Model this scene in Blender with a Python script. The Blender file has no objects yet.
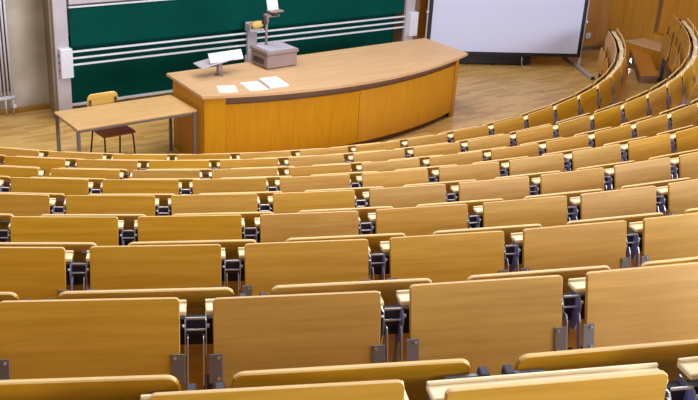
import bpy, bmesh, math, random
from mathutils import Vector, Matrix
random.seed(7)
R = math.radians
S = bpy.context.scene
COL = S.collection

# ------------------------------------------------------------------ camera
F_PX, PITCH, ROLL, CAM_Z = 964.63, 0.4084, 0.0620, 4.49
def setup_camera():
    cd = bpy.data.cameras.new('camera'); cam = bpy.data.objects.new('camera', cd); COL.objects.link(cam)
    cd.sensor_fit = 'HORIZONTAL'; cd.sensor_width = 36.0; cd.lens = F_PX / 698.0 * 36.0
    cd.clip_start = 0.05; cd.clip_end = 200
    c, s = math.cos(PITCH), math.sin(PITCH)
    right0 = Vector((1, 0, 0)); down0 = Vector((0, -s, -c)); fwd = Vector((0, c, -s))
    cr, sr = math.cos(ROLL), math.sin(ROLL)
    right = right0 * cr - down0 * sr
    down = right0 * sr + down0 * cr
    m = Matrix((right, -down, -fwd)).transposed().to_4x4()
    m.translation = Vector((0, 0, CAM_Z))
    cam.matrix_world = m
    S.camera = cam
setup_camera()
def project(P):
    c, s = math.cos(PITCH), math.sin(PITCH)
    X, Y, Z = P[0], P[1], P[2] - CAM_Z
    d = Y * c - Z * s; u = Y * s + Z * c
    x = F_PX * X / d; y = -F_PX * u / d
    cr, sr = math.cos(ROLL), math.sin(ROLL)
    return 349 + cr * x - sr * y, 200 + sr * x + cr * y

# ------------------------------------------------------------------ world, lamps, exposure
W = bpy.data.worlds.new('world'); S.world = W; W.use_nodes = True
W.node_tree.nodes['Background'].inputs[0].default_value = (0.80, 0.86, 1.0, 1)
W.node_tree.nodes['Background'].inputs[1].default_value = 0.22
def area(name, loc, target, sx, sy, power, col):
    l = bpy.data.lights.new(name, 'AREA'); l.shape = 'RECTANGLE'; l.size = sx; l.size_y = sy
    l.energy = power; l.color = col
    o = bpy.data.objects.new(name, l); COL.objects.link(o); o.location = loc
    d = Vector(target) - Vector(loc)
    o.rotation_euler = d.to_track_quat('-Z', 'Y').to_euler()
    return o
WARM = (1.0, 0.96, 0.90); COOL = (0.88, 0.94, 1.0)
area('ceiling_lamp_front', (-0.5, 12.0, 7.6), (-0.3, 12.3, 0), 8.0, 1.2, 400, WARM)
area('ceiling_lamp_middle', (-0.5, 8.0, 7.8), (-0.5, 8.0, 0), 9.0, 1.2, 470, WARM)
area('ceiling_lamp_rear', (-0.5, 3.6, 7.9), (-0.5, 3.6, 0), 9.0, 1.2, 220, WARM)
area('window_light', (9.0, 1.2, 4.7), (1.0, 6.5, 1.8), 8.0, 3.0, 1900, COOL)
S.view_settings.view_transform = 'Standard'
S.view_settings.look = 'None'
S.view_settings.gamma = 1.0
S.view_settings.use_curve_mapping = False
S.view_settings.exposure = 0.0
try: S.cycles.use_denoising = True
except Exception: pass

# ------------------------------------------------------------------ materials
def lin(r, g, b):
    f = lambda v: (v / 255 / 12.92) if v / 255 <= 0.04045 else ((v / 255 + 0.055) / 1.055) ** 2.4
    return (f(r), f(g), f(b), 1)
def base_mat(name, rough=0.5, metal=0.0, spec=0.5):
    m = bpy.data.materials.new(name); m.use_nodes = True
    nt = m.node_tree; b = nt.nodes['Principled BSDF']
    b.inputs['Roughness'].default_value = rough
    b.inputs['Metallic'].default_value = metal
    b.inputs['Specular IOR Level'].default_value = spec
    return m, nt, b
def plain(name, col, rough=0.5, metal=0.0, spec=0.5, var=0.06, scale=6.0):
    """one colour with slight mottling"""
    m, nt, b = base_mat(name, rough, metal, spec)
    tc = nt.nodes.new('ShaderNodeTexCoord'); nz = nt.nodes.new('ShaderNodeTexNoise')
    nz.inputs['Scale'].default_value = scale; nz.inputs['Detail'].default_value = 4
    nt.links.new(tc.outputs['Object'], nz.inputs['Vector'])
    rp = nt.nodes.new('ShaderNodeValToRGB')
    rp.color_ramp.elements[0].position = 0.3; rp.color_ramp.elements[1].position = 0.7
    rp.color_ramp.elements[0].color = tuple(c * (1 - var) for c in col[:3]) + (1,)
    rp.color_ramp.elements[1].color = tuple(min(1, c * (1 + var)) for c in col[:3]) + (1,)
    nt.links.new(nz.outputs['Fac'], rp.inputs['Fac']); nt.links.new(rp.outputs['Color'], b.inputs['Base Color'])
    return m
def wood(name, dark, light, stretch=(1.2, 14, 22), rough=0.42, rand=0.12, hue=0.012, scale=1.0, spec=0.45, sat=0.06):
    """veneer: stretched noise grain, tone drawn anew for every object"""
    m, nt, b = base_mat(name, rough, 0, spec)
    N = nt.nodes.new; L = nt.links.new
    tc = N('ShaderNodeTexCoord'); oi = N('ShaderNodeObjectInfo')
    mul = N('ShaderNodeMath'); mul.operation = 'MULTIPLY'; mul.inputs[1].default_value = 53.0
    L(oi.outputs['Random'], mul.inputs[0])
    add = N('ShaderNodeVectorMath'); add.operation = 'ADD'
    L(tc.outputs['Object'], add.inputs[0]); L(mul.outputs[0], add.inputs[1])
    mp = N('ShaderNodeMapping'); mp.inputs['Scale'].default_value = tuple(s * scale for s in stretch)
    L(add.outputs[0], mp.inputs['Vector'])
    nz = N('ShaderNodeTexNoise'); nz.inputs['Scale'].default_value = 1.6; nz.inputs['Detail'].default_value = 7
    nz.inputs['Roughness'].default_value = 0.62; nz.inputs['Distortion'].default_value = 0.35
    L(mp.outputs[0], nz.inputs['Vector'])
    rp = N('ShaderNodeValToRGB')
    rp.color_ramp.elements[0].position = 0.30; rp.color_ramp.elements[1].position = 0.68
    rp.color_ramp.elements[0].color = dark; rp.color_ramp.elements[1].color = light
    L(nz.outputs['Fac'], rp.inputs['Fac'])
    hs = N('ShaderNodeHueSaturation')
    def rng(mulv, src_mul):
        a = N('ShaderNodeMath'); a.operation = 'MULTIPLY'; a.inputs[1].default_value = src_mul
        L(oi.outputs['Random'], a.inputs[0])
        fr = N('ShaderNodeMath'); fr.operation = 'FRACT'; L(a.outputs[0], fr.inputs[0])
        mr = N('ShaderNodeMapRange'); mr.inputs['To Min'].default_value = mulv[0]; mr.inputs['To Max'].default_value = mulv[1]
        L(fr.outputs[0], mr.inputs['Value']); return mr.outputs['Result']
    L(rng((0.5 - hue, 0.5 + hue), 1.0), hs.inputs['Hue'])
    L(rng((1 - sat, 1 + sat), 17.3), hs.inputs['Saturation'])
    L(rng((1 - rand, 1 + rand), 7.7), hs.inputs['Value'])
    L(rp.outputs['Color'], hs.inputs['Color'])
    L(hs.outputs['Color'], b.inputs['Base Color'])
    bp = N('ShaderNodeBump'); bp.inputs['Strength'].default_value = 0.04; bp.inputs['Distance'].default_value = 0.002
    L(nz.outputs['Fac'], bp.inputs['Height']); L(bp.outputs[0], b.inputs['Normal'])
    return m
def parquet(name):
    m, nt, b = base_mat(name, 0.33, 0, 0.5)
    N = nt.nodes.new; L = nt.links.new
    tc = N('ShaderNodeTexCoord'); mp = N('ShaderNodeMapping')
    mp.inputs['Rotation'].default_value = (0, 0, R(-37)); L(tc.outputs['Object'], mp.inputs['Vector'])
    br = N('ShaderNodeTexBrick'); br.inputs['Scale'].default_value = 1.0
    br.inputs['Brick Width'].default_value = 0.42; br.inputs['Row Height'].default_value = 0.07
    br.inputs['Mortar Size'].default_value = 0.0012; br.offset = 0.37
    br.inputs['Color1'].default_value = lin(210, 172, 104); br.inputs['Color2'].default_value = lin(172, 127, 60)
    br.inputs['Mortar'].default_value = lin(120, 84, 40); br.inputs['Bias'].default_value = -0.25
    L(mp.outputs[0], br.inputs['Vector'])
    mp2 = N('ShaderNodeMapping'); mp2.inputs['Rotation'].default_value = (0, 0, R(-37)); mp2.inputs['Scale'].default_value = (1.5, 14, 1)
    L(tc.outputs['Object'], mp2.inputs['Vector'])
    nz = N('ShaderNodeTexNoise'); nz.inputs['Scale'].default_value = 2.0; nz.inputs['Detail'].default_value = 6
    L(mp2.outputs[0], nz.inputs['Vector'])
    mr = N('ShaderNodeMapRange'); mr.inputs['To Min'].default_value = 0.78; mr.inputs['To Max'].default_value = 1.2
    L(nz.outputs['Fac'], mr.inputs['Value'])
    hs = N('ShaderNodeHueSaturation'); L(br.outputs['Color'], hs.inputs['Color']); L(mr.outputs['Result'], hs.inputs['Value'])
    L(hs.outputs['Color'], b.inputs['Base Color'])
    return m
def concrete(name, c0, c1):
    m, nt, b = base_mat(name, 0.85, 0, 0.25)
    N = nt.nodes.new; L = nt.links.new
    tc = N('ShaderNodeTexCoord'); nz = N('ShaderNodeTexNoise'); nz.inputs['Scale'].default_value = 1.6; nz.inputs['Detail'].default_value = 8
    L(tc.outputs['Object'], nz.inputs['Vector'])
    rp = N('ShaderNodeValToRGB'); rp.color_ramp.elements[0].position = 0.35; rp.color_ramp.elements[1].position = 0.62
    rp.color_ramp.elements[0].color = c0; rp.color_ramp.elements[1].color = c1
    L(nz.outputs['Fac'], rp.inputs['Fac']); L(rp.outputs['Color'], b.inputs['Base Color'])
    bp = N('ShaderNodeBump'); bp.inputs['Strength'].default_value = 0.15; L(nz.outputs['Fac'], bp.inputs['Height']); L(bp.outputs[0], b.inputs['Normal'])
    return m
def emit(name, col, st):
    m = bpy.data.materials.new(name); m.use_nodes = True; nt = m.node_tree
    b = nt.nodes['Principled BSDF']; b.inputs['Emission Color'].default_value = col; b.inputs['Emission Strength'].default_value = st
    return m

M = {}
M['desk'] = wood('desk_veneer', lin(178, 129, 34), lin(203, 154, 58), hue=0.003, rand=0.08, sat=0.05, rough=0.46, spec=0.7)
M['edge'] = wood('lit_plywood_edge', lin(218, 180, 122), lin(230, 196, 142), rand=0.04, hue=0.003)  # pale plywood, lightened further to put overhead light into the colour
M['ledge'] = wood('ledge_wood', lin(246, 226, 182), lin(253, 240, 206), rand=0.03, hue=0.006)
M['back'] = wood('backrest_veneer', lin(172, 121, 32), lin(196, 145, 52), hue=0.003, rand=0.08, sat=0.04)
M['lect_body'] = wood('lectern_veneer', lin(178, 122, 10), lin(196, 138, 18), stretch=(14, 14, 1.0), rand=0.04, hue=0.004)
M['lect_top'] = wood('lectern_top_veneer', lin(190, 154, 116), lin(206, 172, 132), stretch=(1.0, 9, 9), rand=0.03, hue=0.004)
M['dark_band'] = plain('brown_and_recess_shade', lin(112, 82, 66), 0.5)  # brown of pillar and frames; on the lectern, recess shade put into colour
M['table_top'] = wood('table_veneer', lin(190, 152, 106), lin(206, 170, 124), stretch=(1.0, 9, 9), rand=0.03, hue=0.004)
M['chair_ply'] = wood('chair_plywood', lin(205, 160, 82), lin(222, 182, 104), rand=0.02, hue=0.003)
M['shaded_seat'] = wood('shaded_seat_wood', lin(120, 58, 40), lin(140, 72, 48), rand=0.02, hue=0.003)  # dark red tone is the table's shade put into the seat colour
M['wall_wood'] = wood('wall_veneer', lin(170, 112, 32), lin(192, 132, 48), stretch=(9, 9, 0.8), rand=0.05, hue=0.006)
M['wall_wood_dark'] = wood('wall_veneer_brown', lin(148, 98, 34), lin(168, 116, 46), stretch=(9, 9, 0.8), rand=0.05, hue=0.006)
M['skirt'] = wood('skirting_wood', lin(150, 108, 52), lin(172, 128, 66), rand=0.05)
M['parquet'] = parquet('oak_parquet')
M['concrete'] = concrete('bare_concrete', lin(160, 149, 136), lin(188, 178, 166))
M['pillar'] = concrete('pillar_concrete', lin(132, 116, 98), lin(156, 140, 122))
M['grey_metal'] = plain('grey_steel', lin(128, 128, 140), 0.42, 0.75)
M['steel_blue'] = plain('blue_grey_steel', lin(128, 130, 184), 0.45, 0.15)
M['plum_steel'] = plain('plum_steel', lin(58, 48, 66), 0.55, 0.3)
M['bright_metal'] = plain('bright_steel', lin(205, 205, 215), 0.28, 0.9)
M['dark_steel'] = plain('black_steel', lin(30, 28, 34), 0.5, 0.3)
M['navy'] = plain('navy_rubber', lin(36, 40, 66), 0.55)
M['white_metal'] = plain('white_enamel', lin(208, 210, 226), 0.4)
M['alu'] = plain('aluminium', lin(180, 175, 188), 0.38, 0.2)
M['board'] = plain('green_chalkboard', lin(0, 66, 60), 0.65, 0, 0.05, 0.12, 1.2)
M['screen'] = plain('projection_fabric', lin(196, 200, 232), 0.8, 0, 0.2, 0.01, 0.8)
M['black'] = plain('black_paint', lin(16, 16, 24), 0.5)
M['taupe'] = plain('taupe_plastic', lin(140, 122, 122), 0.45)
M['lilac'] = plain('pale_lilac_glass', lin(186, 182, 206), 0.2)
M['dark_plastic'] = plain('dark_plum_plastic', lin(62, 48, 56), 0.45)
M['paper'] = plain('white_paper', lin(240, 242, 244), 0.8, 0, 0.2, 0.02)
M['ink'] = plain('grey_print', lin(160, 168, 178), 0.8)
M['sponge'] = plain('yellow_sponge', lin(214, 178, 104), 0.95, 0, 0.1, 0.15, 60)
M['radiator'] = plain('radiator_enamel', lin(196, 200, 212), 0.35)
M['rad_back'] = plain('plum_panel', lin(120, 64, 92), 0.7)
M['lamp'] = emit('step_lamp_glow', (1.0, 0.96, 0.88, 1), 30.0)
M['ceiling'] = plain('white_plaster', lin(225, 222, 214), 0.9)

# ------------------------------------------------------------------ mesh building
class MB:
    def __init__(s): s.v = []; s.f = []; s.m = []; s.s = []
    def add(s, vs, fs, mat=0, smooth=False):
        o = len(s.v); s.v += [tuple(v) for v in vs]
        for i, f in enumerate(fs):
            s.f.append(tuple(o + k for k in f)); s.m.append(mat if isinstance(mat, int) else mat[i]); s.s.append(smooth)
        return s
    def box(s, c, d, mat=0, rot=None, bev=0.0):
        hx, hy, hz = d[0] / 2, d[1] / 2, d[2] / 2
        bm = bmesh.new(); bmesh.ops.create_cube(bm, size=1.0)
        for v in bm.verts: v.co = Vector((v.co.x * d[0], v.co.y * d[1], v.co.z * d[2]))
        if bev > 0: bmesh.ops.bevel(bm, geom=list(bm.edges), offset=bev, segments=1, affect='EDGES')
        M4 = rot.to_matrix() if rot is not None else Matrix.Identity(3)
        bm.verts.index_update()
        s.add([Vector(c) + M4 @ v.co for v in bm.verts], [[v.index for v in f.verts] for f in bm.faces], mat)
        bm.free(); return s
    def cyl(s, p0, p1, r, n=12, mat=0, r1=None):
        p0, p1 = Vector(p0), Vector(p1); ax = (p1 - p0).normalized(); r1 = r if r1 is None else r1
        t = ax.orthogonal().normalized(); b = ax.cross(t)
        vs = []
        for p, rr in ((p0, r), (p1, r1)):
            for i in range(n):
                a = 2 * math.pi * i / n; vs.append(p + (t * math.cos(a) + b * math.sin(a)) * rr)
        s.add(vs, [[i, (i + 1) % n, n + (i + 1) % n, n + i] for i in range(n)], mat, True)
        s.add(vs, [list(range(n))[::-1], list(range(n, 2 * n))], mat)
        return s
    def tube(s, pts, r, n=8, mat=0):
        pts = [Vector(p) for p in pts]; rings = []
        t0 = (pts[1] - pts[0]).normalized(); up = t0.orthogonal().normalized()
        for i, p in enumerate(pts):
            t = (pts[min(i + 1, len(pts) - 1)] - pts[max(i - 1, 0)]).normalized()
            up = (up - t * up.dot(t)).normalized(); b = t.cross(up)
            rings += [p + (up * math.cos(2 * math.pi * k / n) + b * math.sin(2 * math.pi * k / n)) * r for k in range(n)]
        fs = []
        for i in range(len(pts) - 1):
            for k in range(n): fs.append([i * n + k, i * n + (k + 1) % n, (i + 1) * n + (k + 1) % n, (i + 1) * n + k])
        s.add(rings, fs, mat, True)
        s.add(rings, [list(range(n))[::-1], list(range((len(pts) - 1) * n, len(pts) * n))], mat)
        return s
    def prism(s, out, z0, z1, mat=0, emat=None):
        n = len(out); vs = [(x, y, z0) for x, y in out] + [(x, y, z1) for x, y in out]
        s.add(vs, [list(range(n))[::-1], list(range(n, 2 * n))], mat)
        s.add(vs, [[i, (i + 1) % n, n + (i + 1) % n, n + i] for i in range(n)], mat if emat is None else emat)
        return s
    def slab(s, w, h, t, rt, rb, bev=0.003, seg=5, z_top=0.0, curve=0.0):
        """upright board, faces mat 0, lit top edges mat 1; x centred, top at z_top, faces at y=+-t/2"""
        def outline(ins):
            pts = []
            for cx, cz, r, a0 in ((w/2 - rt, z_top - rt, rt, 0), (-w/2 + rt, z_top - rt, rt, 90), (-w/2 + rb, z_top - h + rb, rb, 180), (w/2 - rb, z_top - h + rb, rb, 270)):
                for k in range(seg + 1):
                    a = R(a0 + 90 * k / seg); rr = r - ins
                    pts.append((cx + rr * math.cos(a), cz + rr * math.sin(a)))
            return pts
        n = 4 * (seg + 1); vs = []
        for ins, y in ((bev, -t/2), (0, -t/2 + bev), (0, t/2 - bev), (bev, t/2)):
            vs += [(x, y + curve * (1 - (2 * x / w) ** 2), z) for x, z in outline(ins)]
        fs = []; ms = []
        fs.append(list(range(n))); ms.append(0); fs.append(list(range(3 * n, 4 * n))[::-1]); ms.append(0)
        for l in range(3):
            for i in range(n):
                j = (i + 1) % n; fs.append([l*n + i, (l+1)*n + i, (l+1)*n + j, l*n + j])
                dx, dz = vs[n + j][0] - vs[n + i][0], vs[n + j][2] - vs[n + i][2]
                ms.append(1 if (-dx > 0.55 * math.hypot(dx, dz)) else 0)  # only upward edges take the lighter, painted overhead light
        return s.add(vs, fs, ms)
    def mesh(s, name, mats):
        me = bpy.data.meshes.new(name); me.from_pydata(s.v, [], s.f)
        for mt in (mats if isinstance(mats, (list, tuple)) else [mats]): me.materials.append(M[mt])
        me.polygons.foreach_set('material_index', s.m); me.polygons.foreach_set('use_smooth', s.s)
        bm = bmesh.new(); bm.from_mesh(me); bmesh.ops.remove_doubles(bm, verts=bm.verts, dist=1e-6)
        bmesh.ops.recalc_face_normals(bm, faces=bm.faces); bm.to_mesh(me); bm.free()
        me.update(); return me
    def build(s, name, mats, parent=None, loc=(0, 0, 0), rot=(0, 0, 0)):
        return link(name, s.mesh(name, mats), parent, loc, rot)
def link(name, me, parent=None, loc=(0, 0, 0), rot=(0, 0, 0)):
    o = bpy.data.objects.new(name, me); COL.objects.link(o); o.location = loc; o.rotation_euler = rot
    if parent: o.parent = parent
    return o
def tag(o, label, cat, group=None):
    o['label'] = label; o['category'] = cat
    if group: o['group'] = group
    return o
def thing(name, label, cat, loc=(0, 0, 0), rz=0.0, group=None):
    return tag(link(name, None, None, loc, (0, 0, rz)), label, cat, group)
def struct(o, label=None):
    o['kind'] = 'structure'
    if label: o['label'] = label
    return o

# ------------------------------------------------------------------ plan of the hall
CX, CY = -3.0028, 15.7444                     # centre of the curved rows
RAD = [14.3923, 13.453, 12.4749, 11.5282, 10.6076, 9.6978, 8.9064, 8.042, 7.0478]
TOP = [CAM_Z - h for h in (1.1327, 1.447, 1.7593, 2.0633, 2.3454, 2.6187, 2.8637, 3.1229, 3.4484)]
TOP = [t + (0.005 if i else 0.0) for i, t in enumerate(TOP)]
PH = [0.1838, 0.1496, 0.1104, 0.1166, 0.0674, 0.0704, 0.0092, 0.0023, -0.0773]
PW, GAP = 0.52, 0.094
PITCHW = PW + GAP
DESK_H = 0.75
NR = len(RAD)
def flare(a):
    """the rows open out a little towards their right ends"""
    x = a - 0.75
    return 0.0 if x < 0 else (x * x / 0.6 * 0.22 if x < 0.3 else 0.22 * (x - 0.15))
def heading(r, a): return a - math.atan((flare(a + 0.01) - flare(a - 0.01)) / 0.02 / r)
def polar(r, a, z=0.0):
    r += flare(a)
    return Vector((CX + r * math.sin(a), CY - r * math.cos(a), z))
tier_z = [t - DESK_H for t in TOP]            # floor on which the users of desk row k sit
WALL_A = 37.0
E1 = Vector((math.cos(R(WALL_A)), math.sin(R(WALL_A)), 0)); NV = Vector((-E1.y, E1.x, 0)); O0 = Vector((-4.0565, 12.447, 0))
def wp(al, n, z=0.0): return O0 + E1 * al + NV * n + Vector((0, 0, z))
def frame_empty(name, label, cat, al, n, z=0.0, extra=0.0): return thing(name, label, cat, wp(al, n, z), R(WALL_A + extra))
CORNER = wp(10.70, -0.48); WR_DIR = Vector((0.6, -0.8, 0)); WR_N = Vector((0.8, 0.6, 0))
DWALL = (CORNER - Vector((CX, CY, 0))).dot(WR_N); A_N = math.atan2(WR_N.x, -WR_N.y)
def a_end(r): return min(1.61, A_N - math.acos(min(1, DWALL / r)) - 0.01) if r > DWALL else 1.61

# ------------------------------------------------------------------ floors and tiers
def ring(r0, r1, z0, z1, a0, n=72):
    mb = MB(); vs = []
    e0, e1 = a_end(r0), a_end(r1)
    for i in range(n + 1):
        t = i / n
        for r, e, z in ((r0, e0, z0), (r0, e0, z1), (r1, e1, z1), (r1, e1, z0)):
            vs.append(polar(r, a0 + (e - a0) * t, z))
    fs = []; ms = []
    for i in range(n):
        b = i * 4; c = b + 4
        for k, mt in ((0, 1), (1, 0), (2, 1), (3, 1)):
            fs.append([b + k, c + k, c + (k + 1) % 4, b + (k + 1) % 4]); ms.append(mt)
    fs += [[0, 1, 2, 3], [n*4 + 3, n*4 + 2, n*4 + 1, n*4]]; ms += [1, 1]
    return mb.add(vs, fs, ms)
fl = [tuple(wp(a, n)[:2]) for a, n in ((-8, -19), (14, -19), (14, 3), (-8, 3))]
struct(MB().prism(fl, -0.12, 0.0).build('floor', 'parquet'), 'light oak parquet floor of the podium')
for k in range(NR - 1, -1, -1):
    r0 = RAD[k] - 0.09
    r1 = (RAD[k - 1] - 0.09) if k > 0 else RAD[0] + 0.85
    struct(ring(r0, r1, 0.0, tier_z[k], -0.62).build('floor', ['parquet', 'skirt']), 'curved wooden floor tier under the seats')
struct(ring(RAD[0] + 0.85, RAD[0] + 4.5, 0.0, tier_z[0] + 0.31, -0.62).build('floor', ['parquet', 'skirt']), 'curved wooden floor tier at the back')

# ------------------------------------------------------------------ walls
def wall_box(name, al0, al1, n0, n1, z0, z1, mat, label):
    return struct(MB().box(((al0 + al1)/2, (n0 + n1)/2, (z0 + z1)/2), (al1 - al0, n1 - n0, z1 - z0)).build(name, mat, None, O0, (0, 0, R(WALL_A))), label)
HC = 8.2
wall_box('wall_front', -8.0, 6.35, 0.60, 0.85, 0, HC, 'concrete', 'bare beige concrete wall behind the chalkboard')
wall_box('baseboard_front', -8.0, 0.115, 0.578, 0.60, 0, 0.075, 'skirt', 'wooden baseboard along the concrete wall')
def wing(name, pa, pb, thick, z0, z1, panels, mat, label, seam=0.008):
    """panelled wall standing from pa to pb: dark backing and one board per panel"""
    pa, pb = Vector(pa), Vector(pb); d = pb - pa; ln = d.length; ang = math.atan2(d.y, d.x)
    back = struct(MB().box((ln/2, thick/2 + 0.02, (z0 + z1)/2), (ln, thick, z1 - z0)).build(name, 'wall_wood_dark' if mat == 'wall_wood' else 'dark_band', None, pa, (0, 0, ang)), label)
    for x0, x1, zz0, zz1 in panels:
        MB().box(((x0 + x1)/2, 0.010, (zz0 + zz1)/2), (x1 - x0 - seam, 0.02, zz1 - zz0 - seam), bev=0.002).build('panel', mat, back)
    return back
WA = wp(6.30, 0.52)
wl = (CORNER - WA).length
pw = wl / 4
wing('wall_front', WA, CORNER, 0.2, 0, HC, [(i*pw, (i+1)*pw, z, z + 1.35) for i in range(4) for z in (0.08, 1.43, 2.78, 4.13)], 'wall_wood_dark', 'brown veneered wall wing behind the projection screen')
# right wall: long panels and one door
rp_ = []
xs = [0.0, 1.06, 2.2, 3.4, 4.6, 5.8, 7.0, 8.2, 9.4, 10.6, 11.8, 13.0]
for i in range(len(xs) - 1):
    if i == 1: rp_ += [(xs[i], xs[i+1], 2.66, 4.2)]; continue
    rp_ += [(xs[i], xs[i+1], 0.0, 2.66), (xs[i], xs[i+1], 2.66, 5.3)]
rp_ += [(xs[1], xs[2], 4.2, 5.3), (xs[1], xs[2], 0.0, 0.58)]
rp_[0] = (-0.06, xs[1], 0.0, 2.66); rp_[1] = (-0.06, xs[1], 2.66, 5.3)
WR = wing('wall_right', CORNER, CORNER + WR_DIR * 13, 0.2, 0, HC, rp_, 'wall_wood', 'orange-brown veneered side wall')
dr = struct(link('door_1', None, None, CORNER, (0, 0, math.atan2(WR_DIR.y, WR_DIR.x))), 'flush veneered door in the side wall')
MB().box((1.65, 0.014, 1.62), (1.02, 0.016, 2.02), bev=0.003).build('door_leaf', 'wall_wood', dr)
MB().box((1.085, 0.008, 1.62), (0.035, 0.05, 2.06)).box((2.185, 0.008, 1.62), (0.02, 0.05, 2.06)).box((1.63, 0.008, 2.655), (1.1, 0.05, 0.02)).build('door_frame', 'dark_band', dr)
MB().box((1.65, 0.0, 0.60), (1.1, 0.04, 0.02)).build('threshold', 'wall_wood', dr)
MB().tube([(2.08, 0.0, 1.62), (2.08, -0.05, 1.62), (1.96, -0.05, 1.62)], 0.009).build('door_handle', 'grey_metal', dr)
# walls and ceiling out of the photograph
wall_box('wall_left', -8.2, -8.0, -19.0, 0.85, 0, HC, 'concrete', 'concrete side wall')
wall_box('wall_back', -8.2, 14.0, -19.2, -19.0, 0, HC, 'concrete', 'concrete back wall')

# pillars beside the board
struct(MB().prism([(0.0, 0.032), (0.225, 0.032), (0.225, 0.595), (0.12, 0.595)], 0, 3.5).build('trim_1', 'pillar', None, O0, (0, 0, R(WALL_A))), 'brown-grey concrete pillar left of the chalkboard')
struct(MB().box((6.17, 0.30, 1.75), (0.30, 0.60, 3.5), bev=0.006).build('trim_2', 'dark_band', None, O0, (0, 0, R(WALL_A))), 'dark brown pillar right of the chalkboard')

# ------------------------------------------------------------------ chalkboard
cb = frame_empty('chalkboard', 'long green sliding chalkboard with white rails behind the lectern', 'chalkboard', 0, 0)
MB().box((3.13, 0.045, 1.28), (5.72, 0.02, 0.54)).build('board_panel', 'board', cb)
MB().box((3.13, 0.30, 0.60), (5.84, 0.02, 0.98)).build('board_panel', 'board', cb)
MB().box((3.13, 0.045, 2.16), (5.72, 0.02, 1.0)).build('board_panel', 'board', cb)
MB().box((3.13, 0.272, 0.115), (5.84, 0.036, 0.035), bev=0.004).build('bottom_rail', 'white_metal', cb)
for z in (0.945, 0.855, 0.765):
    MB().box((3.13, 0.01, z), (5.80, 0.05, 0.022), bev=0.006).build('rail', 'white_metal', cb)
MB().box((3.13, 0.03, 1.545), (5.74, 0.03, 0.024), bev=0.004).build('rail', 'white_metal', cb)
MB().box((3.13, 0.02, 1.62), (5.74, 0.04, 0.07), bev=0.004).build('rail', 'alu', cb)
MB().box((0.262, 0.255, 0.58), (0.03, 0.06, 0.92)).build('side_rail', 'alu', cb)
for x in (0.125, 6.10):
    MB().box((x, 0.0, 1.75), (0.19, 0.06, 3.5), bev=0.005).build('guide_post', 'alu', cb)
    mb = MB().box((x + (0.03 if x < 1 else 0.04), -0.06, 0.82), (0.17, 0.09, 0.40), bev=0.008)
    bx_ = mb.build('control_box', 'white_metal', cb)
    for i in range(3):
        MB().cyl((x - 0.055 - (0 if x < 1 else -0.02), -0.06, 0.93 - 0.1*i), (x - 0.062 - (0 if x < 1 else -0.02), -0.06, 0.93 - 0.1*i), 0.014, 10).build('button', 'dark_plastic', bx_)
mid = MB().box((3.03, -0.045, 0.80), (0.16, 0.05, 0.56), bev=0.006).box((2.955, -0.03, 0.42), (0.06, 0.04, 0.40), bev=0.004).build('middle_post', 'alu', cb)
MB().box((3.02, -0.075, 1.075), (0.24, 0.02, 0.13)).box((3.02, -0.14, 1.02), (0.24, 0.15, 0.015)).box((3.02, -0.21, 1.035), (0.24, 0.012, 0.04)).box((2.903, -0.14, 1.07), (0.012, 0.14, 0.11)).build('chalk_tray', 'alu', cb)
sp = MB()
bm = bmesh.new(); bmesh.ops.create_icosphere(bm, subdivisions=3, radius=1.0)
for v in bm.verts:
    q = Vector((math.copysign(abs(v.co.x) ** 0.6, v.co.x), math.copysign(abs(v.co.y) ** 0.7, v.co.y), math.copysign(abs(v.co.z) ** 0.7, v.co.z)))
    j = 1 + 0.06 * math.sin(9*v.co.x + 3) * math.sin(8*v.co.z + 1)
    v.co = Vector((q.x * 0.095 * j, q.y * 0.048 * j, q.z * 0.052 * j))
bm.verts.index_update()
sp.add([v.co for v in bm.verts], [[v.index for v in f.verts] for f in bm.faces], 0, True); bm.free()
o = sp.build('sponge', 'sponge', None, wp(3.06, -0.145, 1.100), (0, R(-8), R(WALL_A)))
tag(o, 'yellow sponge lying in the tray of the chalkboard', 'sponge')

# ------------------------------------------------------------------ radiator on the concrete wall
rd = frame_empty('radiator', 'pale grey tubular radiator on the concrete wall', 'radiator', -0.40, 0.50)
for i in range(16):
    MB().cyl((-0.03 - i*0.047, 0, 0.26), (-0.03 - i*0.047, 0, 2.3), 0.015, 10).build('tube', 'radiator', rd)
MB().cyl((0.0, 0, 0.26), (-0.78, 0, 0.26), 0.03, 12).build('header_pipe', 'radiator', rd)
MB().cyl((0.0, 0, 2.3), (-0.78, 0, 2.3), 0.03, 12).build('header_pipe', 'radiator', rd)
MB().box((-0.39, 0.05, 1.28), (0.74, 0.02, 1.9)).build('back_panel', 'rad_back', rd)
MB().cyl((-0.02, -0.02, 0.15), (-0.02, -0.075, 0.15), 0.03, 14, 0, 0.024).build('valve', 'white_metal', rd)
for x in (-0.02, -0.12):
    MB().cyl((x, 0.0, 0.26), (x, 0.0, 0.0), 0.011, 8).build('supply_pipe', 'radiator', rd)
for x in (-0.25, -0.6):
    MB().cyl((x, 0.0, 0.26), (x, 0.0, 0.0), 0.014, 8).build('foot', 'radiator', rd)

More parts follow.
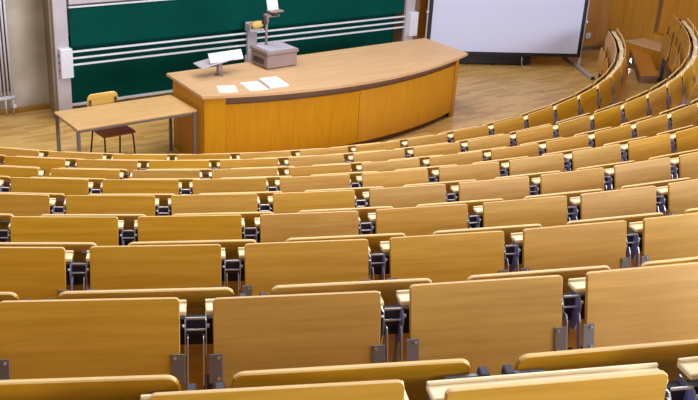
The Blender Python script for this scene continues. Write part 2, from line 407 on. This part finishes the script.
# ------------------------------------------------------------------ lectern
LL, LA = Vector((-1.8282, 11.0158, 0)), R(39.58)
lec = thing('lectern', 'long curved wooden lectern desk in front of the chalkboard', 'lectern', LL, LA)
def lp(x, y, z): c, s = math.cos(LA), math.sin(LA); return Vector((LL.x + c*x - s*y, LL.y + s*x + c*y, z))
def bulge(x, x0, x1, b0, b1):
    t = (2*x - x0 - x1) / (x1 - x0); return -(b0 + (b1) * (1 - t*t))
N_ = 40
xs = [4.455 * i / N_ for i in range(N_ + 1)]
top = [(x, bulge(x, 0, 4.455, 0, 0.44)) for x in xs] + [(4.49, 0.97), (0.09, 1.05)]
MB().prism(top, 0.915, 0.95, 0, 0).build('worktop', 'lect_top', lec)
def curved(x0, x1, inset, th, z0, z1, n=14):
    ps = [(x0 + (x1 - x0)*i/n) for i in range(n + 1)]
    f = lambda x: bulge(x, 0.0, 4.455, 0.0, 0.44) + inset * (1.0)
    out = [(x, f(x)) for x in ps] + [(x, f(x) + th) for x in ps[::-1]]
    return MB().prism(out, z0, z1)
curved(0.30, 2.15, 0.085, 0.03, 0.09, 0.805).build('front_panel', 'lect_body', lec)
curved(2.158, 4.20, 0.085, 0.03, 0.09, 0.805).build('front_panel', 'lect_body', lec)
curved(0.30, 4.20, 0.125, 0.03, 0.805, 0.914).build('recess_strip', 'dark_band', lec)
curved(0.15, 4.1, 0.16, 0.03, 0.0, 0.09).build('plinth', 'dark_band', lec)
MB().prism([(0.05, 0.03), (0.285, -0.07), (0.30, -0.02), (0.12, 0.10), (0.13, 0.9), (0.10, 0.9)], 0.0, 0.914).build('end_panel', 'lect_body', lec)
MB().prism([(4.20, -0.03), (4.34, 0.05), (4.36, 0.9), (4.32, 0.9), (4.29, 0.08), (4.20, 0.02)], 0.0, 0.914).build('end_panel', 'lect_body', lec)
MB().box((2.2, 0.88, 0.50), (4.1, 0.02, 0.82)).build('rear_panel', 'lect_body', lec)
for i, x in enumerate((1.3, 2.5, 3.6)):
    MB().box((x, 0.38, 0.50), (0.025, 0.94, 0.82)).build('inner_wall', 'lect_body', lec)

# --- things on the lectern
st = thing('reading_stand', 'white tilted reading stand on a short metal post on the lectern', 'reading stand', lp(0.64, 0.66, 0.95), LA)
MB().cyl((0, 0, 0), (0, 0, 0.008), 0.055, 18).build('base', 'taupe', st)
MB().cyl((0, 0, 0.008), (0, 0, 0.182), 0.038, 16).build('post', 'taupe', st)
MB().box((0, 0, 0.055), (0.50, 0.012, 0.13), bev=0.003).build('front_plate', 'white_metal', st, loc=(0.08, -0.05, 0.20), rot=(R(-28), 0, R(2)))
MB().box((0, 0, 0), (0.50, 0.20, 0.016), bev=0.003).build('tray', 'alu', st, loc=(-0.06, 0.03, 0.188), rot=(R(6), R(-7), R(2)))
oh = thing('overhead_projector', 'grey overhead projector with mirror head on the lectern', 'projector', lp(1.31, 0.57, 0.95), LA)
MB().box((0.25, 0.21, 0.102), (0.48, 0.40, 0.185), bev=0.012).build('housing', 'taupe', oh)
MB().box((0.25, 0.21, 0.218), (0.51, 0.43, 0.05), bev=0.01).build('top_frame', 'taupe', oh)
MB().box((0.25, 0.20, 0.246), (0.42, 0.34, 0.008), bev=0.002).build('glass_stage', 'lilac', oh)
MB().box((0.0065, 0.21, 0.09), (0.012, 0.24, 0.07), bev=0.003).build('air_vent', 'dark_plastic', oh)
for x in (0.05, 0.45):
    for y in (0.05, 0.37): MB().cyl((x, y, 0), (x, y, 0.012), 0.015, 10).build('foot', 'dark_plastic', oh)
MB().cyl((0.20, 0.33, 0.20), (0.20, 0.33, 0.66), 0.018, 12).build('column', 'taupe', oh)
hd = MB().box((0.24, 0.28, 0.655), (0.20, 0.10, 0.035), bev=0.006).box((0.20, 0.33, 0.60), (0.05, 0.05, 0.10), bev=0.006).build('head_arm', 'taupe', oh)
MB().cyl((0.14, 0.33, 0.56), (0.18, 0.33, 0.56), 0.032, 14).build('focus_knob', 'dark_plastic', oh)
MB().cyl((0.26, 0.24, 0.66), (0.26, 0.24, 0.72), 0.055, 18).build('lens', 'dark_plastic', oh)
MB().box((0.27, 0.24, 0.715), (0.20, 0.12, 0.02), bev=0.004).build('mirror_mount', 'taupe', oh)
MB().box((0, 0, 0.12), (0.17, 0.015, 0.24), bev=0.003).build('mirror', 'white_metal', oh, loc=(0.25, 0.26, 0.725), rot=(R(-16), 0, 0))
def sheet(name, label, cs, z, n, lines, cat='paper'):
    p = [lp(x, y, z) for x, y in cs]; c = sum(p, Vector()) / 4
    o = thing(name, label, cat, c, 0)
    rel = [(q.x - c.x, q.y - c.y) for q in p]
    for i in range(n):
        jit = 0.0 if n == 1 else random.uniform(-0.006, 0.006)
        MB().prism([(x + jit, y - jit) for x, y in rel], 0.0005 + i*0.004, 0.0030 + i*0.004).build('page', 'paper', o)
    if lines:
        zt = 0.0032 + (n - 1)*0.004
        a, b, c2, d = [Vector((x, y, 0)) for x, y in rel]
        mb = MB()
        for i in range(7):
            t = 0.16 + 0.1*i
            l = a.lerp(b, t); r = d.lerp(c2, t); l2 = a.lerp(b, t + 0.028); r2 = d.lerp(c2, t + 0.028)
            e = random.uniform(0.7, 0.9)
            q = [l.lerp(r, 0.1), l.lerp(r, e), l2.lerp(r2, e), l2.lerp(r2, 0.1)]
            mb.add([(v.x, v.y, zt) for v in q], [[0, 1, 2, 3]])
        mb.build('print', 'ink', o)
    return o
sheet('paper_sheet', 'single printed sheet nearest the left end of the lectern', [(0.37, 0.28), (0.26, 0.03), (0.47, -0.06), (0.58, 0.19)], 0.95, 1, True)
sheet('paper_sheet', 'white sheets between the printed sheet and the thicker stack', [(0.69, 0.24), (0.62, -0.10), (0.86, -0.14), (0.93, 0.20)], 0.95, 2, False)
sheet('paper_stack', 'thick stack of white paper on the lectern', [(0.97, 0.24), (0.89, -0.13), (1.15, -0.16), (1.22, 0.21)], 0.95, 7, False)

# ------------------------------------------------------------------ table and chair
tb = frame_empty('side_table', 'small wooden table with steel legs beside the lectern', 'table', 0.155, -2.02, 0, 1.0)
MB().box((0, 0, 0.727), (1.52, 0.69, 0.026), bev=0.004).build('tabletop', 'table_top', tb)
MB().box((0, -0.31, 0.697), (1.46, 0.025, 0.034)).box((0, 0.31, 0.697), (1.46, 0.025, 0.034)).box((-0.72, 0, 0.697), (0.025, 0.62, 0.034)).box((0.72, 0, 0.697), (0.025, 0.62, 0.034)).build('frame', 'grey_metal', tb)
for x in (-0.735, 0.735):
    for y in (-0.32, 0.32):
        MB().box((x, y, 0.3565), (0.036, 0.036, 0.713), bev=0.004).build('leg', 'grey_metal', tb)
ch = frame_empty('chair', 'plywood chair with black tube legs behind the small table', 'chair', 0.06, -1.80, 0, 3.0)
bk = MB().slab(0.40, 0.26, 0.012, 0.06, 0.05, curve=0.03)
bk.build('backrest', ['chair_ply', 'edge'], ch, loc=(0, 0.235, 0.845), rot=(R(8), 0, 0))
sm = MB(); n = 12
out = []
for cx, cy, a0 in ((0.17, 0.17, 0), (-0.17, 0.17, 90), (-0.17, -0.17, 180), (0.17, -0.17, 270)):
    for k in range(5):
        a = R(a0 + 22.5*k); out.append((cx + 0.045*math.cos(a), cy + 0.045*math.sin(a)))
sm.prism(out, 0.438, 0.452).build('seat', 'shaded_seat', ch)
for s in (-1, 1):
    MB().tube([(s*0.20, -0.20, 0), (s*0.185, -0.17, 0.40), (s*0.175, -0.13, 0.43), (s*0.175, 0.14, 0.43)], 0.011).build('front_leg', 'dark_steel', ch)
    MB().tube([(s*0.20, 0.24, 0), (s*0.18, 0.17, 0.43), (s*0.175, 0.20, 0.62), (s*0.165, 0.228, 0.78)], 0.011).build('rear_leg', 'dark_steel', ch)

# ------------------------------------------------------------------ projection screen
SA, SB = Vector((1.20, 16.50, 0)), Vector((3.93, 16.94, 0))
sd = SB - SA; sang = math.atan2(sd.y, sd.x); sw = sd.length
ps = thing('projection_screen', 'mobile projection screen with black frame and grey feet', 'screen', SA, sang)
MB().box((sw/2, 0, 1.27), (sw - 0.07, 0.01, 2.02)).build('screen_fabric', 'screen', ps)
for x in (0.0, sw): MB().box((x, 0, 1.27), (0.055, 0.03, 2.10), bev=0.003).build('side_frame', 'black', ps)
MB().box((sw/2, 0, 0.245), (sw + 0.055, 0.03, 0.06), bev=0.003).build('bottom_frame', 'black', ps)
MB().box((sw/2, 0, 2.30), (sw + 0.055, 0.03, 0.06), bev=0.003).build('top_frame', 'black', ps)
for x in (0.0, sw):
    MB().box((x + (0.04 if x > 1 else -0.04), 0.03, 0.72), (0.035, 0.035, 1.40), bev=0.003).build('upright', 'alu', ps)
    fo = MB().box((x + (0.04 if x > 1 else -0.04), 0.03, 0.035), (0.06, 1.42, 0.05), bev=0.006).build('foot', 'alu', ps)
    for y in (-0.70, 0.76):
        MB().box((x + (0.04 if x > 1 else -0.04), y, 0.03), (0.066, 0.02, 0.058), bev=0.003).build('end_cap', 'dark_plastic', fo)
MB().cyl((sw + 0.04, 0.0, 0.85), (sw + 0.075, 0.0, 0.85), 0.022, 10).build('clamp_knob', 'white_metal', ps)
MB().cyl((-0.04, 0.0, 0.95), (-0.075, 0.0, 0.95), 0.022, 10).build('clamp_knob', 'white_metal', ps)
bc = thing('equipment_case', 'low black equipment case standing under the projection screen', 'case', SA + (sd.normalized() * 0.66) + Vector((-0.012, 0.09, 0)), sang)
MB().box((0.62, 0.16, 0.20), (1.30, 0.28, 0.34), bev=0.01).build('case_body', 'black', bc)
MB().box((0.62, 0.16, 0.375), (1.31, 0.29, 0.012), bev=0.003).build('lid', 'black', bc)
for x in (0.12, 0.60, 1.12):
    for y in (0.06, 0.26):
        MB().cyl((x, y, 0.0), (x, y, 0.035), 0.02, 10).build('foot', 'dark_steel', bc)
o = MB().tube([SA + sd.normalized()*1.72 + Vector((0, -0.02, 0.20)), SA + sd.normalized()*1.73 + Vector((0, -0.04, 0.06)), SA + sd.normalized()*1.80 + Vector((0, -0.06, 0.012)), SA + sd.normalized()*1.95 + Vector((0, -0.10, 0.008)), SA + sd.normalized()*2.05 + Vector((0.02, 0.0, 0.008))], 0.004, 6).build('cable', 'white_metal')
tag(o, 'short white cable hanging below the projection screen', 'cable')
# sockets on the wall wing
wang = math.atan2((CORNER - WA).y, (CORNER - WA).x); wdir = (CORNER - WA).normalized()
def on_wing(al, z): return WA + wdir * al + Vector((wdir.y, -wdir.x, 0)) * 0.003 + Vector((0, 0, z))
for al, z, s, lb in ((4.07, 0.30, 0.10, 'white wall socket low on the brown wall beside the screen'), (3.72, 0.77, 0.05, 'small white switch higher on the brown wall beside the screen')):
    t = thing('wall_socket', lb, 'socket', on_wing(al, z), wang)
    MB().box((0, -0.006, 0), (s, 0.012, s), bev=0.002).build('cover_plate', 'white_metal', t)
    MB().cyl((0, -0.012, 0), (0, -0.014, 0), s*0.3, 14).build('insert', 'alu', t)

# ------------------------------------------------------------------ folding desks and seats
def desk_meshes():
    D = {}
    D['panel'] = MB().slab(PW, 0.34, 0.016, 0.014, 0.014, 0.002, 4).mesh('desk_panel', ['desk', 'edge'])
    mb = MB().box((0, 0.043, -0.067), (PW + 0.038, 0.060, 0.016), bev=0.003).box((0, 0.068, -0.0555), (PW + 0.038, 0.010, 0.009), bev=0.002)
    D['ledge'] = mb.mesh('ledge', 'ledge')
    D['support_rail'] = MB().box((PITCHW/2, 0.048, -0.145), (PITCHW - 0.010, 0.03, 0.088)).mesh('support_rail', 'dark_steel')
    for s, nm in ((-1, 'hl'), (1, 'hr')):
        D[nm] = MB().box((s*(PW/2 - 0.006), -0.0105, -0.218), (0.042, 0.004, 0.092), bev=0.001).mesh('hinge_plate', 'grey_metal')
    for i, (x, z) in enumerate(((-1, -0.184), (-1, -0.250), (1, -0.184), (1, -0.250))):
        D['s%d' % i] = MB().cyl((x*(PW/2 - 0.015), -0.0125, z), (x*(PW/2 - 0.015), -0.0165, z), 0.005, 8).mesh('screw', 'bright_metal')
    # bracket: two upright side plates tied by two cross bars, with a bent link arm on each side
    for s, nm in ((-1, 'pl'), (1, 'pr')):
        prof = [(0.062, -0.084), (-0.002, -0.084), (-0.018, -0.105), (-0.018, -0.16), (0.0, -0.21), (0.064, -0.21)]
        x0, x1 = s*0.0295, s*0.0335
        vs = [(x0, y, z) for y, z in prof] + [(x1, y, z) for y, z in prof]; n = len(prof)
        D[nm] = MB().add(vs, [list(range(n)), list(range(n, 2*n))[::-1]] + [[i, n + i, n + (i+1) % n, (i+1) % n] for i in range(n)], [0, 0] + [1] * n).mesh('side_plate', ['steel_blue', 'bright_metal'])  # bright rim puts the lamps' glint into the edge colour
    D['cb1'] = MB().box((0, 0.000, -0.077), (0.060, 0.006, 0.008), bev=0.002).mesh('cross_bar', 'bright_metal')
    D['cb2'] = MB().box((0, -0.002, -0.116), (0.060, 0.006, 0.007), bev=0.002).mesh('cross_bar', 'bright_metal')
    D['web'] = MB().box((0, 0.028, -0.121), (0.060, 0.004, 0.058)).mesh('web_plate', 'plum_steel')
    for s, nm in ((-1, 'al'), (1, 'ar')):
        prof = [(-0.004, -0.128), (-0.030, -0.128), (-0.044, -0.150), (-0.076, -0.268), (-0.060, -0.274), (-0.024, -0.160), (-0.004, -0.150)]
        x0, x1 = s*0.0215, s*0.0255
        vs = [(x0, y, z) for y, z in prof] + [(x1, y, z) for y, z in prof]; n = len(prof)
        D[nm] = MB().add(vs, [list(range(n)), list(range(n, 2*n))[::-1]] + [[i, n + i, n + (i+1) % n, (i+1) % n] for i in range(n)], [0, 0] + [1] * n).mesh('link_arm', ['steel_blue', 'bright_metal'])  # same painted glint around the arm's rim
        D['v' + nm] = MB().cyl((s*0.0335, -0.008, -0.098), (s*0.0415, -0.008, -0.098), 0.006, 8).mesh('pivot', 'bright_metal')
        D['leg' + nm] = MB().box((s*0.0315, 0.045, -0.48), (0.004, 0.03, 0.54)).mesh('leg', 'steel_blue')
    return D
DM = desk_meshes()
def make_desk(loc, rz, label, group, tilt=-15.0, dz=0.0):
    t = thing('folding_desk', label, 'desk', loc, rz, group)
    T = (0, 0, DESK_H)
    link('ledge', DM['ledge'], t, T)
    link('support_rail', DM['support_rail'], t, T)
    p = link('desk_panel', DM['panel'], t, (0, 0, DESK_H + dz), (R(tilt), 0, 0))
    for k in ('hl', 'hr'): link('hinge_plate', DM[k], p)
    for k in range(4): link('screw', DM['s%d' % k], p)
    b = link('bracket', DM['web'], t, (PITCHW/2, 0, DESK_H))
    for k, nm in (('pl', 'side_plate'), ('pr', 'side_plate'), ('cb1', 'cross_bar'), ('cb2', 'cross_bar'), ('al', 'link_arm'), ('ar', 'link_arm'), ('val', 'pivot'), ('var', 'pivot'), ('legal', 'leg'), ('legar', 'leg')):
        link(nm, DM[k], b)
    return t
def seat_meshes():
    D = {}
    D['back'] = MB().slab(PW + 0.02, 0.36, 0.014, 0.026, 0.03, 0.003, 5, curve=0.006).mesh('backrest', ['back', 'edge'])
    D['wide'] = MB().slab(PW + 0.10, 0.36, 0.014, 0.026, 0.03, 0.003, 5, curve=0.012).mesh('backrest', ['back', 'edge'])
    D['pan'] = MB().slab(0.50, 0.35, 0.016, 0.03, 0.03, 0.003, 4).mesh('seat_pan', ['back', 'back'])
    D['post'] = MB().box((0, 0.20, 0.21), (0.06, 0.05, 0.42), bev=0.004).box((0, 0.21, 0.006), (0.20, 0.14, 0.012)).box((0, 0.195, 0.41), (0.46, 0.03, 0.04), bev=0.003).mesh('pedestal', 'plum_steel')
    for s in (-1, 1):
        D['up%d' % s] = MB().box((s*0.19, 0.185, 0.63), (0.03, 0.006, 0.44)).mesh('upright', 'plum_steel')
        D['bar%d' % s] = MB().box((s*(PW/2 - 0.012), -0.017, -0.036), (0.085, 0.012, 0.008), bev=0.002).mesh('side_bar', 'grey_metal')
        D['pad%d' % s] = MB().box((s*(PW/2 + 0.036), -0.020, -0.030), (0.022, 0.032, 0.026), bev=0.003).mesh('bumper_pad', 'navy')
    return D
SM = seat_meshes()
def make_seat(loc, rz, label, group, top_h, wide=False):
    """origin on the seat's own floor below the desk edge; top_h = height of the backrest top"""
    t = thing('lecture_chair', label, 'chair', loc, rz, group)
    b = link('backrest', SM['wide' if wide else 'back'], t, (0, 0.125, top_h), (R(9), 0, 0))
    for s in (-1, 1):
        if not wide:
            link('side_bar', SM['bar%d' % s], b)
            link('bumper_pad', SM['pad%d' % s], b)
        u = link('upright', SM['up%d' % s], t)
    link('seat_pan', SM['pan'], t, (0, 0.212, 0.74), (R(3), 0, 0))
    link('pedestal', SM['post'], t)
    return t

ORD = ['first', 'second', 'third', 'fourth', 'fifth', 'sixth', 'seventh', 'eighth', 'ninth', 'tenth', 'eleventh', 'twelfth', 'thirteenth', 'fourteenth', 'fifteenth', 'sixteenth', 'seventeenth', 'eighteenth', 'nineteenth', 'twentieth', 'twenty-first', 'twenty-second', 'twenty-third', 'twenty-fourth', 'twenty-fifth', 'twenty-sixth', 'twenty-seventh', 'twenty-eighth']
ROWN = ['nearest row'] + [o + '-nearest row' for o in ORD[1:8]] + ['front row']
END_A = 1.60
def in_frame(k, a0, a1, r, z):
    for i in range(9):
        a = a0 + (a1 - a0) * i / 8
        for dz in (0, -0.1):
            x, y = project(polar(r, a, z + dz))
            if 1 <= x <= 697 and 1 <= y <= 399: return True
    return False
def spread(k, first_a, pitch, r, z, half):
    """centre angles of one row's pieces: those in the frame and up to two beyond either edge"""
    cand = [first_a + i * pitch for i in range(-8, 40)]
    lim = min(END_A if k == NR - 1 else 1.57, a_end(r + 0.5))
    cand = [a for a in cand if a + half < lim]
    vis = [in_frame(k, a - half, a + half, r, z) for a in cand]
    i0 = vis.index(True); i1 = len(vis) - 1 - vis[::-1].index(True)
    out = []
    for i in range(max(0, i0 - 2), min(len(cand), i1 + 3)):
        if i < i0: pos = '%s past the left photo edge' % ORD[i0 - i - 1]
        elif i > i1: pos = '%s past the right photo edge' % ORD[i - i1 - 1]
        else: pos = ORD[i - i0] + ' from left'
        out.append((cand[i], pos, i - i0))
    return out
for k in range(NR):
    r, z = RAD[k], TOP[k]
    pit = PITCHW / r; half = PW / 2 / r
    for a, pos, idx in spread(k, PH[k] + half, pit, r, z, half):
        lab = 'fold-down wooden desk, %s, %s' % (pos, ROWN[k])
        tilt, dz = -15 + random.uniform(-1.5, 1.5), random.uniform(-0.002, 0.002)
        if k == 0 and idx == 2: tilt, dz = -4.0, -0.020
        if k == 0 and idx == 0: tilt, dz = -6.0, -0.022
        drop = 0.0
        if k == 0 and idx == 2: drop, dz = 0.006, -0.026
        if k == 0 and idx <= 0: drop = 0.022
        if k == 1: dz += (-0.002, -0.009, 0.006, 0.010)[idx] if 0 <= idx < 4 else 0
        if k == 1 and 0 <= idx < 4: a += (-0.004, 0.0, 0.0, -0.006)[idx] / r
        make_desk(polar(r, a, tier_z[k] - drop), heading(r, a), lab, 'fold-down desks, ' + ROWN[k], tilt, dz)
    own = tier_z[k + 1] if k + 1 < NR else 0.0
    if k + 1 < NR: f0, p2 = PH[k+1] + PW/2/RAD[k+1], PITCHW / RAD[k+1]
    else: f0, p2 = PH[k] + (0.08 + PW/2) / r, PITCHW * 1.11 / r
    for a, pos, idx in spread(k, f0, p2, r - 0.125, z - 0.045, half):
        lab = 'tip-up chair with rounded wooden backrest, %s, %s' % (pos, ROWN[k])
        make_seat(polar(r, a, own), heading(r, a), lab, 'tip-up chairs, ' + ROWN[k], z - 0.045 - own, k >= 7)

# ------------------------------------------------------------------ aisle step at the right end of the front rows
zt = tier_z[8]
blk = [polar(7.55, 1.63), polar(7.93, 1.63), polar(7.98, 1.73), polar(7.9, 1.745), polar(7.55, 1.745)]
b0 = polar(7.7, 1.66, 0)
stp = thing('aisle_step', 'wooden aisle step with dark riser beyond the end of the front row', 'step', b0)
pts = [(4.55, 15.15), (4.84, 15.19), (5.06, 16.5), (4.82, 16.9)]
MB().prism([(x - b0.x, y - b0.y) for x, y in pts], 0.0, zt + 0.125).build('riser', 'dark_band', stp)
MB().prism([(x - b0.x, y - b0.y) for x, y in pts], zt + 0.125, zt + 0.15).build('tread', 'wall_wood', stp)
lm = thing('step_lamp', 'small glowing step lamp on the side of the aisle step', 'lamp', (4.702, 16.3, zt), R(81.2))
MB().box((0, 0.0, 0.075), (0.14, 0.024, 0.075), bev=0.004).build('housing', 'alu', lm)
MB().box((0, 0.0135, 0.075), (0.10, 0.004, 0.05)).build('diffuser', 'lamp', lm)
us = thing('aisle_step', 'upper wooden step at the foot of the side door', 'step', CORNER, math.atan2(WR_DIR.y, WR_DIR.x))
MB().box((1.45, -0.29, 0.21), (1.15, 0.52, 0.42)).build('riser', 'wall_wood', us)
MB().box((1.45, -0.295, 0.4325), (1.17, 0.53, 0.025), bev=0.003).build('tread', 'lect_top', us)
